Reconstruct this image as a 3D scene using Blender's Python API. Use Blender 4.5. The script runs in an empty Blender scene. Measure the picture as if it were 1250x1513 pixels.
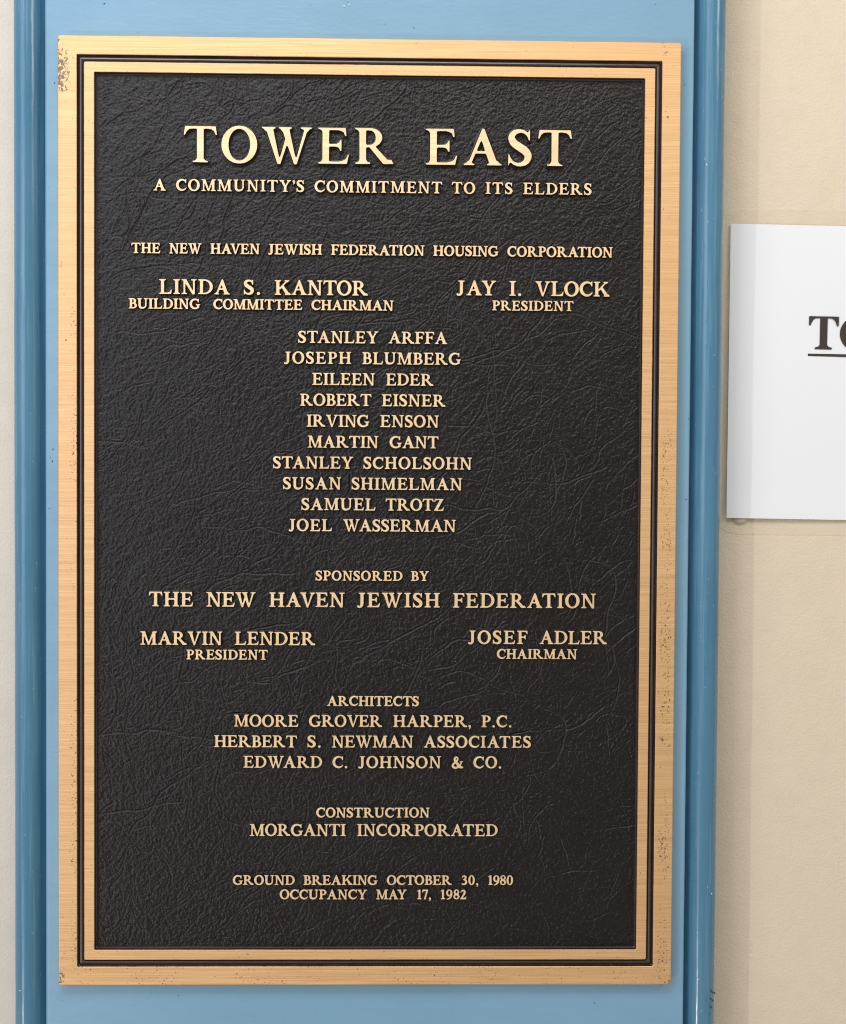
import bpy, math, random
import numpy as np
from mathutils import Matrix, Vector, noise as mnoise

# ---------------------------------------------------------------- scene, camera, light
SC = bpy.context.scene
COL = SC.collection
R90 = math.radians(90)
Z0 = 1.5                                   # height of the plaque's centre above the floor


def world_point(p):                        # wall coordinates (right, up, out of the wall) -> world
    return Vector((p[0], -p[2], Z0 + p[1]))


cam_data = bpy.data.cameras.new("camera")
cam = bpy.data.objects.new("camera", cam_data)
COL.objects.link(cam)
cam_data.sensor_fit = 'VERTICAL'
cam_data.sensor_height = 24.0
cam_data.lens = 24.0 * 2000.0 / 1513.0
cam_data.clip_start = 0.05
cam_data.clip_end = 50.0
_rx, _ry, _rz = -0.02641964, -0.01922890, 0.00618422
_rot = Matrix.Rotation(_rz, 3, 'Z') @ Matrix.Rotation(_ry, 3, 'Y') @ Matrix.Rotation(_rx, 3, 'X')
_to_world = Matrix(((1, 0, 0), (0, 0, -1), (0, 1, 0)))
_m = (_to_world @ _rot).to_4x4()
_m.translation = world_point((0.02092159, 0.02969089, 1.00290518))
cam.matrix_world = _m
SC.camera = cam

world = bpy.data.worlds.new("World")
SC.world = world
world.use_nodes = True
world.node_tree.nodes['Background'].inputs['Color'].default_value = (1.0, 0.945, 0.88, 1)
world.node_tree.nodes['Background'].inputs['Strength'].default_value = 0.44

SC.view_settings.view_transform = 'Standard'
SC.view_settings.look = 'None'
SC.view_settings.exposure = 0.0
SC.view_settings.gamma = 1.0
SC.cycles.filter_width = 1.1


def area_light(name, pos, target, size, size_y, watts, color):
    d = bpy.data.lights.new(name, 'AREA')
    d.shape = 'RECTANGLE'
    d.size = size
    d.size_y = size_y
    d.energy = watts
    d.color = color
    o = bpy.data.objects.new(name, d)
    COL.objects.link(o)
    a, b = world_point(pos), world_point(target)
    o.location = a
    o.rotation_euler = (b - a).to_track_quat('-Z', 'Y').to_euler()
    return o


area_light("ceiling_light", (-0.15, 1.15, 1.00), (0, 0.15, 0), 0.90, 0.50, 9.8, (0.99, 0.975, 0.965))
area_light("window_light", (-1.05, 0.50, 1.35), (0, 0.02, 0), 0.9, 1.7, 12.2, (0.87, 0.95, 1.11))
area_light("far_ceiling_light", (1.45, 1.05, 1.15), (0, 0.0, 0), 0.55, 0.35, 6.2, (1.0, 0.95, 0.88))
_p = bpy.data.lights.new("small_lamp", 'POINT')
_p.energy = 205.0
_p.color = (1.0, 0.95, 0.88)
_p.shadow_soft_size = 0.03
_po = bpy.data.objects.new("small_lamp", _p)
COL.objects.link(_po)
_po.location = world_point((-3.4, -2.55, 3.6))

# ---------------------------------------------------------------- materials
_matcache = {}


class NT:
    """small helper for node trees"""
    def __init__(self, name):
        self.m = bpy.data.materials.new(name)
        self.m.use_nodes = True
        self.t = self.m.node_tree
        self.b = self.t.nodes['Principled BSDF']
        self.co = self.n('ShaderNodeTexCoord').outputs['Object']

    def n(self, kind, **kw):
        nd = self.t.nodes.new(kind)
        for k, v in kw.items():
            setattr(nd, k, v)
        return nd

    def put(self, sock, v):
        if isinstance(v, bpy.types.NodeSocket):
            self.t.links.new(v, sock)
        elif isinstance(v, (tuple, list)) and len(v) == 3 and sock.type == 'RGBA':
            sock.default_value = (*v, 1)
        else:
            sock.default_value = v

    def math(self, op, a, b=0.0, c=None, clamp=False):
        nd = self.n('ShaderNodeMath', operation=op, use_clamp=clamp)
        self.put(nd.inputs[0], a)
        self.put(nd.inputs[1], b)
        if c is not None:
            self.put(nd.inputs[2], c)
        return nd.outputs[0]

    def noise(self, scale, detail=3.0, rough=0.55, stretch=None, off=(0, 0, 0), dist=0.0):
        mp = self.n('ShaderNodeMapping')
        self.put(mp.inputs['Vector'], self.co)
        mp.inputs['Scale'].default_value = stretch or (1, 1, 1)
        mp.inputs['Location'].default_value = off
        nz = self.n('ShaderNodeTexNoise')
        self.put(nz.inputs['Vector'], mp.outputs[0])
        nz.inputs['Scale'].default_value = scale
        nz.inputs['Detail'].default_value = detail
        nz.inputs['Roughness'].default_value = rough
        nz.inputs['Distortion'].default_value = dist
        return nz.outputs['Fac']

    def ramp(self, fac, lo, hi, a=0.0, b=1.0):
        nd = self.n('ShaderNodeMapRange', interpolation_type='SMOOTHSTEP')
        self.put(nd.inputs['Value'], fac)
        nd.inputs['From Min'].default_value = lo
        nd.inputs['From Max'].default_value = hi
        nd.inputs['To Min'].default_value = a
        nd.inputs['To Max'].default_value = b
        return nd.outputs[0]

    def mix(self, fac, a, b):
        nd = self.n('ShaderNodeMix', data_type='RGBA')
        self.put(nd.inputs['Factor'], fac)
        self.put(nd.inputs['A'], a)
        self.put(nd.inputs['B'], b)
        # data_type RGBA uses sockets 6/7 for colour
        self.put(nd.inputs[6], a)
        self.put(nd.inputs[7], b)
        return nd.outputs[2]

    def xyz(self):
        s = self.n('ShaderNodeSeparateXYZ')
        self.put(s.inputs[0], self.co)
        return s.outputs

    def bump(self, height, dist, strength=1.0, normal=None):
        b = self.n('ShaderNodeBump')
        b.inputs['Strength'].default_value = strength
        b.inputs['Distance'].default_value = dist
        self.put(b.inputs['Height'], height)
        if normal is not None:
            self.put(b.inputs['Normal'], normal)
        return b.outputs[0]

    def set(self, **kw):
        names = dict(color='Base Color', rough='Roughness', metal='Metallic', normal='Normal',
                     spec='Specular IOR Level', aniso='Anisotropic', coat='Coat Weight',
                     coat_rough='Coat Roughness', sheen='Sheen Weight', trans='Transmission Weight')
        for k, v in kw.items():
            self.put(self.b.inputs[names[k]], v)
        return self.m


def mat_bronze(name, base, pits=True, letter=False):
    t = NT(name)
    if letter:                              # letters carry their own scale; use world-size coordinates
        g = t.n('ShaderNodeNewGeometry')
        mp = t.n('ShaderNodeMapping')
        t.put(mp.inputs['Vector'], g.outputs['Position'])
        mp.inputs['Location'].default_value = (0, 0, -Z0)
        mp.inputs['Rotation'].default_value = (-R90, 0, 0)
        t.co = mp.outputs[0]
    streak = t.noise(1.0, 3, 0.6, (14, 1500, 200))
    streak2 = t.noise(1.0, 2, 0.5, (3, 240, 60), (3, 1, 0))
    cloud = t.noise(9, 3, 0.5)
    s = t.math('ADD', t.math('MULTIPLY', streak, 0.78), t.math('MULTIPLY', streak2, 0.22))
    dark = tuple(c * f for c, f in zip(base, (0.80, 0.74, 0.68)))
    lite = tuple(min(1, c * f) for c, f in zip(base, (1.08, 1.11, 1.16)))
    col = t.mix(t.ramp(s, 0.32, 0.68), dark, lite)
    col = t.mix(t.ramp(cloud, 0.35, 0.7, 0, 0.35), col, tuple(c * f for c, f in zip(base, (0.97, 0.90, 0.80))))
    x, y, z = t.xyz()
    metal = 1.0
    if letter:                              # each letter took the polish a little differently
        rnd = t.n('ShaderNodeObjectInfo').outputs['Random']
        tarn = t.noise(75, 3, 0.6, None, (1, 3, 5))
        col = t.mix(t.math('MULTIPLY', rnd, 0.30), col, tuple(c * f for c, f in zip(base, (0.90, 0.82, 0.70))))
        col = t.mix(t.ramp(tarn, 0.50, 0.75, 0, 0.45), col, tuple(c * f for c, f in zip(base, (0.84, 0.74, 0.60))))
    if pits:
        ax = t.math('ABSOLUTE', x)
        pit = t.noise(720, 3, 0.6, None, (0, 0, 0), 0.8)
        pit2 = t.noise(300, 3, 0.65, (1, 1, 1), (5, 2, 0), 1.2)
        area = t.noise(30, 3, 0.6, (1, 0.5, 1), (2, 7, 1))
        # casting pores run down the right band and down the inner half of the left band
        rb = t.math('MULTIPLY', t.ramp(x, 0.2155, 0.219), t.ramp(x, 0.2245, 0.2275, 1, 0))
        lb = t.math('MULTIPLY', t.ramp(x, -0.2178, -0.2165, 0, 1), t.ramp(x, -0.2155, -0.2150, 1, 0))
        lb = t.math('MULTIPLY', t.ramp(x, -0.2235, -0.2175), t.ramp(x, -0.2120, -0.2090, 1, 0))
        lb = t.math('MULTIPLY', lb, t.ramp(y, 0.20, 0.12))
        zone = t.math('MAXIMUM', t.math('MULTIPLY', rb, t.ramp(y, 0.30, 0.05, 0.15, 1.0)), t.math('MULTIPLY', lb, 0.8))
        base_zone = t.math('MAXIMUM', t.math('MULTIPLY', t.ramp(y, -0.30, -0.345), 0.6), 0.20)
        zone = t.math('MAXIMUM', zone, base_zone)
        zone = t.math('MULTIPLY', zone, t.ramp(area, 0.38, 0.60, 0.25, 1.0))
        thr = t.math('SUBTRACT', 0.715, t.math('MULTIPLY', zone, 0.145))
        m1 = t.ramp(t.math('SUBTRACT', pit, thr), 0.0, 0.02)
        # worn patch at the top left corner and a small one at the top right corner
        def spot(px, py, r0, r1):
            dx = t.math('SUBTRACT', x, px)
            dy = t.math('MULTIPLY', t.math('SUBTRACT', y, py), 0.45)
            d = t.math('SQRT', t.math('ADD', t.math('MULTIPLY', dx, dx), t.math('MULTIPLY', dy, dy)))
            return t.ramp(d, r1, r0)
        sp = t.math('MAXIMUM', spot(-0.228, 0.325, 0.001, 0.019),
                    t.math('MULTIPLY', spot(0.216, 0.346, 0.0, 0.007), 0.8))
        for q in ((0.2195, -0.166, 0.0, 0.0045, 0.95), (-0.2275, -0.345, 0.001, 0.007, 0.9), (0.2275, -0.350, 0.0, 0.005, 0.9), (0.2190, 0.300, 0.0, 0.006, 0.75), (-0.2262, 0.185, 0.0, 0.005, 0.8)):
            sp = t.math('MAXIMUM', sp, t.math('MULTIPLY', spot(*q[:4]), q[4]))
        thr2 = t.math('SUBTRACT', 0.82, t.math('MULTIPLY', sp, 0.36))
        m2 = t.ramp(t.math('SUBTRACT', pit2, thr2), 0.0, 0.02)
        col = t.mix(m2, col, (0.20, 0.14, 0.085))
        col = t.mix(m1, col, (0.10, 0.065, 0.035))
        mm = t.math('MAXIMUM', m1, m2)
        metal = t.math('SUBTRACT', 1.0, t.math('MULTIPLY', mm, 0.8))
        hgt = t.math('SUBTRACT', t.math('MULTIPLY', s, 0.12), mm)
    else:
        hgt = t.math('MULTIPLY', s, 0.12)
    nrm = t.bump(hgt, 0.00012, 0.6)
    return t.set(color=col, metal=metal, rough=t.math('ADD', 0.58, t.math('MULTIPLY', s, 0.12)), normal=nrm, coat=1.0, coat_rough=0.40)


def mat_field(name, grain=True, spec=0.39, lift=0.7):
    t = NT(name)
    cloud = t.noise(14, 4, 0.6)
    col = t.mix(t.ramp(cloud, 0.3, 0.7), tuple(c * lift for c in (0.0052, 0.0028, 0.0020)), tuple(c * lift for c in (0.0082, 0.0052, 0.0040)))
    dust = t.noise(1500, 1, 0.5)
    col = t.mix(t.ramp(dust, 0.70, 0.76, 0, 0.55), col, (0.22, 0.20, 0.18))
    kw = dict(color=col, rough=t.ramp(t.noise(60, 3, 0.6), 0.3, 0.7, 0.25, 0.32), spec=spec)
    if grain:
        g = t.noise(900, 3, 0.65)
        kw['normal'] = t.bump(g, 0.0006, 0.6)
    return t.set(**kw)


def mat_paint(name, a, b, rough=0.38, orange=0.00025, scale=420, speck=(0.05, 0.07, 0.09), brush=(1, 1, 1), spk=0.80, wear=None):
    t = NT(name)
    cl = t.noise(7, 4, 0.55)
    fine = t.noise(60, 4, 0.6, brush)
    col = t.mix(t.ramp(cl, 0.3, 0.7), a, b)
    col = t.mix(t.ramp(fine, 0.35, 0.75, 0.0, 0.30), col, tuple(c * 0.88 for c in a))
    if wear:                                # long brush marks and rubbed, chalky streaks
        st = t.noise(1.0, 4, 0.65, (420, 9, 420), (1, 5, 2))
        col = t.mix(t.ramp(st, 0.48, 0.72, 0, 0.55), col, wear)
        st2 = t.noise(1.0, 4, 0.7, (260, 30, 260), (7, 3, 2))
        col = t.mix(t.ramp(st2, 0.58, 0.75, 0, 0.5), col, tuple(c * 0.62 for c in a))
        ch = t.noise(1.0, 3, 0.6, (520, 170, 520), (2, 9, 4))
        col = t.mix(t.ramp(ch, 0.705, 0.73, 0, 0.85), col, (0.36, 0.46, 0.50))
    sp = t.noise(330, 1, 0.5, (1, 1, 1), (4, 4, 4))
    col = t.mix(t.ramp(sp, spk, spk + 0.02, 0, 0.9), col, speck)
    peel = t.noise(scale, 3, 0.5, brush)
    lump = t.noise(scale * 0.2, 2, 0.5)
    n1 = t.bump(peel, orange, 0.8)
    n2 = t.bump(lump, orange * 0.9, 0.5, n1)
    return t.set(color=col, rough=t.ramp(fine, 0.3, 0.7, rough - 0.05, rough + 0.08), normal=n2)


def mat_plain(name, c, rough=0.6, spec=0.4, var=0.06, scale=200):
    t = NT(name)
    nz = t.noise(scale, 3, 0.6)
    col = t.mix(nz, tuple(v * (1 - var) for v in c), tuple(min(1, v * (1 + var)) for v in c))
    return t.set(color=col, rough=rough, spec=spec)


BRONZE = (0.875, 0.58, 0.29)
M = dict(
    bronze=mat_bronze("brushed_bronze", BRONZE),
    letter=mat_bronze("polished_letter_bronze", (1.0, 0.775, 0.495), pits=False, letter=True),
    side=mat_plain("dark_patina_edge", (0.035, 0.024, 0.018), 0.55, 0.4, 0.3, 900),
    field=mat_field("black_leather_relief_paint"),
    halo=mat_field("black_smooth_paint", False),
    groove=mat_field("black_groove_paint", False, 0.75, 5.0),
    blue=mat_paint("light_blue_paint", (0.192, 0.362, 0.502), (0.208, 0.380, 0.522), 0.42, 0.00020, 420, brush=(0.35, 1, 1), spk=0.80),
    trim=mat_paint("deep_blue_gloss_paint", (0.058, 0.186, 0.295), (0.084, 0.218, 0.330), 0.21, 0.00012, 260,
                   (0.35, 0.42, 0.46), (1, 0.12, 1), 0.84, (0.150, 0.315, 0.420)),
    wall=mat_paint("beige_wall_paint", (0.740, 0.622, 0.470), (0.752, 0.634, 0.482), 0.52, 0.00060, 560,
                   (0.45, 0.36, 0.26), spk=0.95),
    patch=mat_paint("beige_touch_up_paint", (0.71, 0.59, 0.43), (0.735, 0.615, 0.455), 0.50, 0.00055, 560,
                    (0.45, 0.36, 0.26), spk=0.95),
    wall_light_tint=mat_paint("light_tinted_wall_paint", (0.69, 0.625, 0.53), (0.71, 0.645, 0.55), 0.55, 0.00045, 560,  # the light's tint on the left side is put into this colour
                        (0.45, 0.40, 0.33), spk=0.95),
    paper=mat_plain("white_paper", (0.835, 0.845, 0.865), 0.75, 0.25, 0.015, 500),
    ink=mat_plain("black_toner", (0.045, 0.035, 0.027), 0.5, 0.4, 0.35, 1800),
    putty=mat_plain("pale_putty", (0.74, 0.60, 0.50), 0.5, 0.4, 0.05, 400),
    chip=mat_plain("pale_primer_chip", (0.62, 0.58, 0.50), 0.5, 0.4, 0.1, 800),
    rust=mat_plain("dark_red_speck", (0.16, 0.06, 0.04), 0.5, 0.4, 0.2, 800),
    scuff=mat_plain("black_scuff_mark", (0.035, 0.05, 0.065), 0.5, 0.4, 0.3, 900),
)

# ---------------------------------------------------------------- mesh helpers


def new_obj(name, me, parent=None, mats=(), smooth=False):
    o = bpy.data.objects.new(name, me)
    COL.objects.link(o)
    for m in mats:
        me.materials.append(m)
    if smooth:
        me.polygons.foreach_set('use_smooth', [True] * len(me.polygons))
    if parent is not None:
        o.parent = parent
    return o


def mesh(name, verts, faces):
    me = bpy.data.meshes.new(name)
    me.from_pydata([tuple(map(float, v)) for v in verts], [], faces)
    me.update()
    return me


def place(o, loc=(0, 0, 0)):                 # a top-level thing that hangs on the wall: its local XY is the wall plane
    o.location = world_point(loc)
    o.rotation_euler = (R90, 0, 0)
    return o


def thing(name, label, cat, loc=(0, 0, 0)):
    o = bpy.data.objects.new(name, None)
    o.empty_display_size = 0.02
    COL.objects.link(o)
    place(o, loc)
    o['label'] = label
    o['category'] = cat
    return o


def ring(w, h, r, z, seg=90, segv=140, wob=0.0, seed=0.0):
    """closed rounded rectangle (half sizes w, h), finely divided, with a little casting wobble"""
    pts = []
    cs = [(w - r, h - r, 0), (-w + r, h - r, 90), (-w + r, -h + r, 180), (w - r, -h + r, 270)]
    for i, (cx, cy, a0) in enumerate(cs):
        for k in range(5):
            a = math.radians(a0 + 90 * k / 4)
            pts.append((cx + r * math.cos(a), cy + r * math.sin(a)))
        nx, ny, a1 = cs[(i + 1) % 4]
        p0 = pts[-1]
        a = math.radians(a1)
        p1 = (nx + r * math.cos(a), ny + r * math.sin(a))
        n = seg if i % 2 == 0 else segv
        for k in range(1, n):
            f = k / n
            pts.append((p0[0] + (p1[0] - p0[0]) * f, p0[1] + (p1[1] - p0[1]) * f))
    out = []
    for x, y in pts:
        if wob:
            d = mnoise.noise((x * 90, y * 90, seed)) + 0.6 * mnoise.noise((x * 300, y * 300, seed + 5))
            sx = 1 if abs(x) > w - 2 * r else 0
            sy = 1 if abs(y) > h - 2 * r else 0
            x += math.copysign(sx * d * wob, x) if sx else 0
            y += math.copysign(sy * d * wob, y) if sy else 0
        out.append((x, y, z))
    return out


def loft(name, rings, cap_last=False):
    n = len(rings[0])
    verts = [v for r in rings for v in r]
    faces = []
    for i in range(len(rings) - 1):
        a, b = i * n, (i + 1) * n
        for k in range(n):
            k2 = (k + 1) % n
            faces.append((a + k, a + k2, b + k2, b + k))
    if cap_last:
        faces.append(tuple(range((len(rings) - 1) * n, len(rings) * n)))
    return mesh(name, verts, faces)


def box_mesh(name, x0, x1, y0, y1, z0, z1, ch=0.0):
    v = []
    for z, c in ((z0, 0), (z1 - ch, 0), (z1, ch)):
        v += [(x0 + c, y0 + c, z), (x1 - c, y0 + c, z), (x1 - c, y1 - c, z), (x0 + c, y1 - c, z)]
    f = [(3, 2, 1, 0), (8, 9, 10, 11)]
    for a in (0, 4):
        for k in range(4):
            k2 = (k + 1) % 4
            f.append((a + k, a + k2, a + 4 + k2, a + 4 + k))
    return mesh(name, v, f)

# ---------------------------------------------------------------- serif letter shapes (cap height = 1)
RES = 104
XA, XB, YA, YB = -0.22, 1.66, -0.34, 1.22
gx = np.arange(XA, XB, 1.0 / RES)
gy = np.arange(YA, YB, 1.0 / RES)
GX, GY = np.meshgrid(gx, gy)


def P(*pts):
    p = np.array(pts, float)
    d = np.full(GX.shape, 1e9)
    ins = np.zeros(GX.shape, bool)
    for i in range(len(p)):
        a, b = p[i], p[(i + 1) % len(p)]
        e = b - a
        L = max(1e-12, e @ e)
        t = np.clip(((GX - a[0]) * e[0] + (GY - a[1]) * e[1]) / L, 0, 1)
        d = np.minimum(d, np.hypot(GX - a[0] - t * e[0], GY - a[1] - t * e[1]))
        c = (a[1] > GY) != (b[1] > GY)
        if abs(e[1]) > 1e-12:
            ins ^= c & (GX < a[0] + (GY - a[1]) * e[0] / e[1])
    return np.where(ins, -d, d)


def U(*s):
    r = s[0]
    for q in s[1:]:
        r = np.minimum(r, q)
    return r


def SUB(a, b):
    return np.maximum(a, -b)


def BX(x0, x1, y0, y1):
    return P((x0, y0), (x1, y0), (x1, y1), (x0, y1))


def EL(cx, cy, rx, ry):
    x, y = GX - cx, GY - cy
    k0 = np.sqrt((x / rx) ** 2 + (y / ry) ** 2)
    k1 = np.sqrt((x / rx ** 2) ** 2 + (y / ry ** 2) ** 2) + 1e-9
    return k0 * (k0 - 1) / k1


def B(*pts):
    """brush stroke: discs of changing radius along a smooth curve through (x, y, r)"""
    p = np.array(pts, float)
    q = np.vstack([2 * p[0] - p[1], p, 2 * p[-1] - p[-2]])
    d = np.full(GX.shape, 1e9)
    for i in range(1, len(q) - 2):
        a, b, c, e = q[i - 1:i + 3]
        L = np.hypot(*(c - b)[:2])
        n = max(3, int(L / 0.02))
        for t in np.linspace(0, 1, n, endpoint=False):
            v = 0.5 * (2 * b + (c - a) * t + (2 * a - 5 * b + 4 * c - e) * t * t + (3 * b - a - 3 * c + e) * t ** 3)
            d = np.minimum(d, np.hypot(GX - v[0], GY - v[1]) - max(0.015, v[2]))
    v = p[-1]
    return np.minimum(d, np.hypot(GX - v[0], GY - v[1]) - v[2])


SW, SH, BK = 0.20, 0.062, 0.075


def foot(x0, x1, a=0.12, b=0.12, y=0.0, up=1):
    """bracketed serif at height y under (up=1) or over (up=-1) a stem x0..x1"""
    k = BK
    pts = [(x0 - a, 0), (x1 + b, 0), (x1 + b, SH)]
    if b > 0.03:
        pts += [(x1 + b * 0.55, SH), (x1 + min(b * 0.25, k * .35), SH + k * .30), (x1, SH + k)]
    if a > 0.03:
        pts += [(x0, SH + k), (x0 - min(a * 0.25, k * .35), SH + k * .30), (x0 - a * 0.55, SH)]
    pts += [(x0 - a, SH)]
    return P(*[(px, y + up * py) for px, py in pts])


def stem(x, w=SW, l=0.12, r=0.12, top=(1, 1), bot=(1, 1)):
    s = [BX(x, x + w, 0, 1)]
    if bot:
        s.append(foot(x, x + w, l * bot[0], r * bot[1]))
    if top:
        s.append(foot(x, x + w, l * top[0], r * top[1], 1.0, -1))
    return U(*s)


def D(x0, y0, x1, y1, w0, w1=None):
    """diagonal with horizontal widths w0 (start) and w1 (end), x = left edge"""
    w1 = w0 if w1 is None else w1
    return P((x0, y0), (x0 + w0, y0), (x1 + w1, y1), (x1, y1))


def arm_top(x0, x1, drop=0.25):
    t = 0.085
    return P((x0, 1), (x1 - .015, 1), (x1 + .005, 1 - drop), (x1 - .05, 1 - drop), (x1 - .085, 1 - drop * .55),
             (x1 - .14, 1 - t - .025), (x1 - .22, 1 - t), (x0, 1 - t))


def arm_bot(x0, x1, rise=0.27):
    t = 0.085
    return P((x0, 0), (x1 - .06, 0), (x1, rise), (x1 - .055, rise + .005), (x1 - .11, rise * .55),
             (x1 - .18, t + .03), (x1 - .28, t), (x0, t))


def mid(x0, x1):
    return P((x0, .56), (x1 - .16, .56), (x1 - .09, .59), (x1 - .05, .68), (x1, .68), (x1, .35), (x1 - .05, .35),
             (x1 - .09, .44), (x1 - .16, .47), (x0, .47))


def bowl(xs, y0, y1, rx, t_side=0.20, t_thin=0.085, cx=0.42):
    cy, ry = (y0 + y1) / 2, (y1 - y0) / 2
    outer = np.maximum(U(BX(xs, cx, y0, y1), EL(cx, cy, rx, ry)), (xs + 0.05) - GX)
    inner = U(BX(xs, cx, y0 + t_thin, y1 - t_thin), EL(cx, cy, rx - t_side, ry - t_thin))
    inner = np.maximum(inner, (xs + SW) - GX)
    return SUB(outer, inner)


def g_A():
    return U(P((.10, .0), (.205, .0), (.545, .82), (.565, 1.02), (.50, 1.02)),
             P((.49, 1.02), (.57, 1.02), (.955, 0), (.715, 0), (.475, .72)),
             BX(.25, .80, .32, .405), foot(.115, .20, .115, .12), foot(.735, .945, .11, .10))


def g_B():
    return U(stem(.12, r=.03), bowl(.12, .47, 1, .32, cx=.40), bowl(.12, 0, .555, .385, .205, cx=.42))


def g_C():
    return U(B((.865, .70, .02), (.80, .84, .045), (.62, .945, .062), (.40, .925, .078), (.20, .77, .098), (.115, .5, .108),
               (.20, .23, .098), (.41, .075, .078), (.62, .06, .062), (.78, .14, .045), (.885, .25, .025)),
             P((.825, .67), (.885, .67), (.885, 1.01), (.845, 1.01), (.80, .93), (.76, .88)))


def g_D():
    return U(stem(.12, r=.03), bowl(.12, 0, 1, .56, .20, .085, cx=.43))


def g_E():
    return U(stem(.12, r=.03), arm_top(.25, .79), mid(.25, .66), arm_bot(.25, .87))


def g_F():
    return U(stem(.12, top=(1, .2)), arm_top(.25, .78), mid(.25, .64))


def g_G():
    return U(B((.88, .70, .02), (.81, .84, .045), (.63, .945, .062), (.40, .925, .078), (.20, .77, .098), (.115, .5, .108),
               (.20, .23, .098), (.40, .075, .078), (.62, .055, .065), (.80, .12, .06)),
             P((.84, .67), (.90, .67), (.90, 1.01), (.86, 1.01), (.81, .93), (.77, .88)),
             BX(.755, .935, .10, .42), foot(.755, .935, .12, .10, .45, -1))


def g_H():
    return U(stem(.11, l=.11, r=.11), stem(.73, l=.11, r=.11), BX(.25, .80, .465, .56))


def g_I():
    return stem(.12)


def g_J():
    return U(P((.24, .2), (.44, .2), (.44, 1), (.24, 1)), foot(.24, .44, .12, .12, 1.0, -1),
             B((.345, .30, .096), (.325, .14, .088), (.25, .04, .07), (.15, .015, .062), (.085, .055, .075)))


def g_K():
    return U(stem(.12), D(.28, .40, .80, .98, .13, .11), D(.43, .60, .80, .0, .20, .27),
             foot(.79, .90, .11, .10, 1.0, -1), foot(.85, 1.05, .13, .05))


def g_L():
    return U(stem(.12, r=.12, bot=(1, .2)), arm_bot(.25, .86, .29))


def g_M():
    return U(BX(.145, .25, 0, 1), foot(.145, .25, .14, .12), foot(.145, .30, .14, .0, 1.0, -1),
             D(.15, 1, .575, 0.0, .20, .12), D(.575, 0.0, .93, 1, .10, .11),
             stem(.93, l=.11, r=.12, top=(0, 1)))


def g_N():
    return U(BX(.15, .255, 0, 1), foot(.15, .255, .14, .12), foot(.16, .34, .15, .0, 1.0, -1),
             D(.11, 1, .755, -.02, .225, .15), BX(.80, .905, -.02, 1), foot(.80, .905, .13, .13, 1.0, -1))


def g_O():
    return SUB(EL(.50, .5, .50, .525), EL(.50, .5, .285, .42))


def g_P():
    return U(stem(.12, top=(1, .2)), bowl(.12, .43, 1, .36, cx=.41))


def g_R():
    return U(stem(.12, top=(1, .2)), bowl(.12, .455, 1, .345, cx=.42), D(.36, .50, .78, 0, .20, .25),
             foot(.84, 1.02, .08, .05))


def g_S():
    return U(B((.60, .72, .022), (.555, .85, .04), (.46, .935, .052), (.33, .955, .06), (.19, .90, .082), (.125, .77, .098),
               (.19, .63, .112), (.34, .52, .118), (.50, .41, .116), (.575, .27, .105), (.52, .12, .088), (.39, .045, .064),
               (.26, .05, .055), (.14, .12, .045), (.06, .29, .022)),
             P((.575, .68), (.632, .68), (.632, 1.0), (.59, 1.0), (.56, .92)),
             P((.03, .33), (.085, .33), (.12, .16), (.06, -.01), (.03, -.01)))


def g_T():
    return U(stem(.365, top=None), BX(.12, .81, .915, 1),
             P((.035, 1), (.0, .74), (.058, .74), (.10, .85), (.17, .905), (.28, .915), (.28, 1)),
             P((.895, 1), (.93, .74), (.872, .74), (.83, .85), (.76, .905), (.65, .915), (.65, 1)))


def g_U():
    return U(BX(.11, .31, .30, 1), foot(.11, .31, .11, .11, 1.0, -1), BX(.78, .885, .30, 1),
             foot(.78, .885, .13, .13, 1.0, -1),
             B((.21, .36, .10), (.225, .22, .10), (.31, .10, .092), (.47, .055, .075), (.66, .09, .062), (.79, .20, .054),
               (.832, .36, .0525)))


def g_V():
    return U(D(.09, 1, .465, -.03, .235, .10), D(.475, -.03, .80, 1, .075, .115),
             foot(.10, .32, .10, .10, 1.0, -1), foot(.80, .91, .12, .11, 1.0, -1))


def g_W():
    return U(D(.09, 1, .435, -.03, .225, .10), D(.445, -.03, .68, .80, .08, .12), D(.53, 1, .885, -.03, .225, .10),
             D(.90, -.03, 1.18, 1, .07, .115), foot(.10, .31, .10, .09, 1.0, -1), foot(.55, .75, .09, .09, 1.0, -1),
             foot(1.17, 1.28, .11, .11, 1.0, -1))


def g_Y():
    return U(D(.09, 1, .41, .42, .23, .18), D(.46, .42, .78, 1, .13, .115), BX(.40, .60, 0, .50), foot(.40, .60),
             foot(.11, .31, .10, .10, 1.0, -1), foot(.78, .89, .12, .11, 1.0, -1))


def g_Z():
    return U(BX(.10, .80, .915, 1), P((.09, 1), (.04, .74), (.095, .73), (.15, .86), (.22, .905), (.30, .915), (.30, 1)),
             D(.56, 1, .02, 0, .25, .25), BX(.03, .75, 0, .085), arm_bot(.40, .85, .29))


def g_amp():
    return U(B((.70, .52, .03), (.93, .555, .03)), B((.82, .54, .045), (.78, .36, .05), (.66, .16, .06), (.48, .055, .07),
             (.26, .035, .085), (.12, .16, .09), (.15, .33, .085), (.32, .50, .07), (.49, .66, .065), (.52, .83, .065),
             (.42, .94, .055), (.30, .88, .065), (.27, .74, .085), (.38, .52, .10), (.58, .25, .115), (.76, .08, .10),
             (.93, .055, .05)))


def g_0():
    return SUB(EL(.33, .5, .33, .52), EL(.33, .5, .145, .42))


def g_1():
    return U(BX(.20, .385, 0, .99), foot(.20, .385, .12, .12), P((.385, 1.0), (.34, 1.0), (.06, .88), (.07, .83), (.22, .86)))


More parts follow.
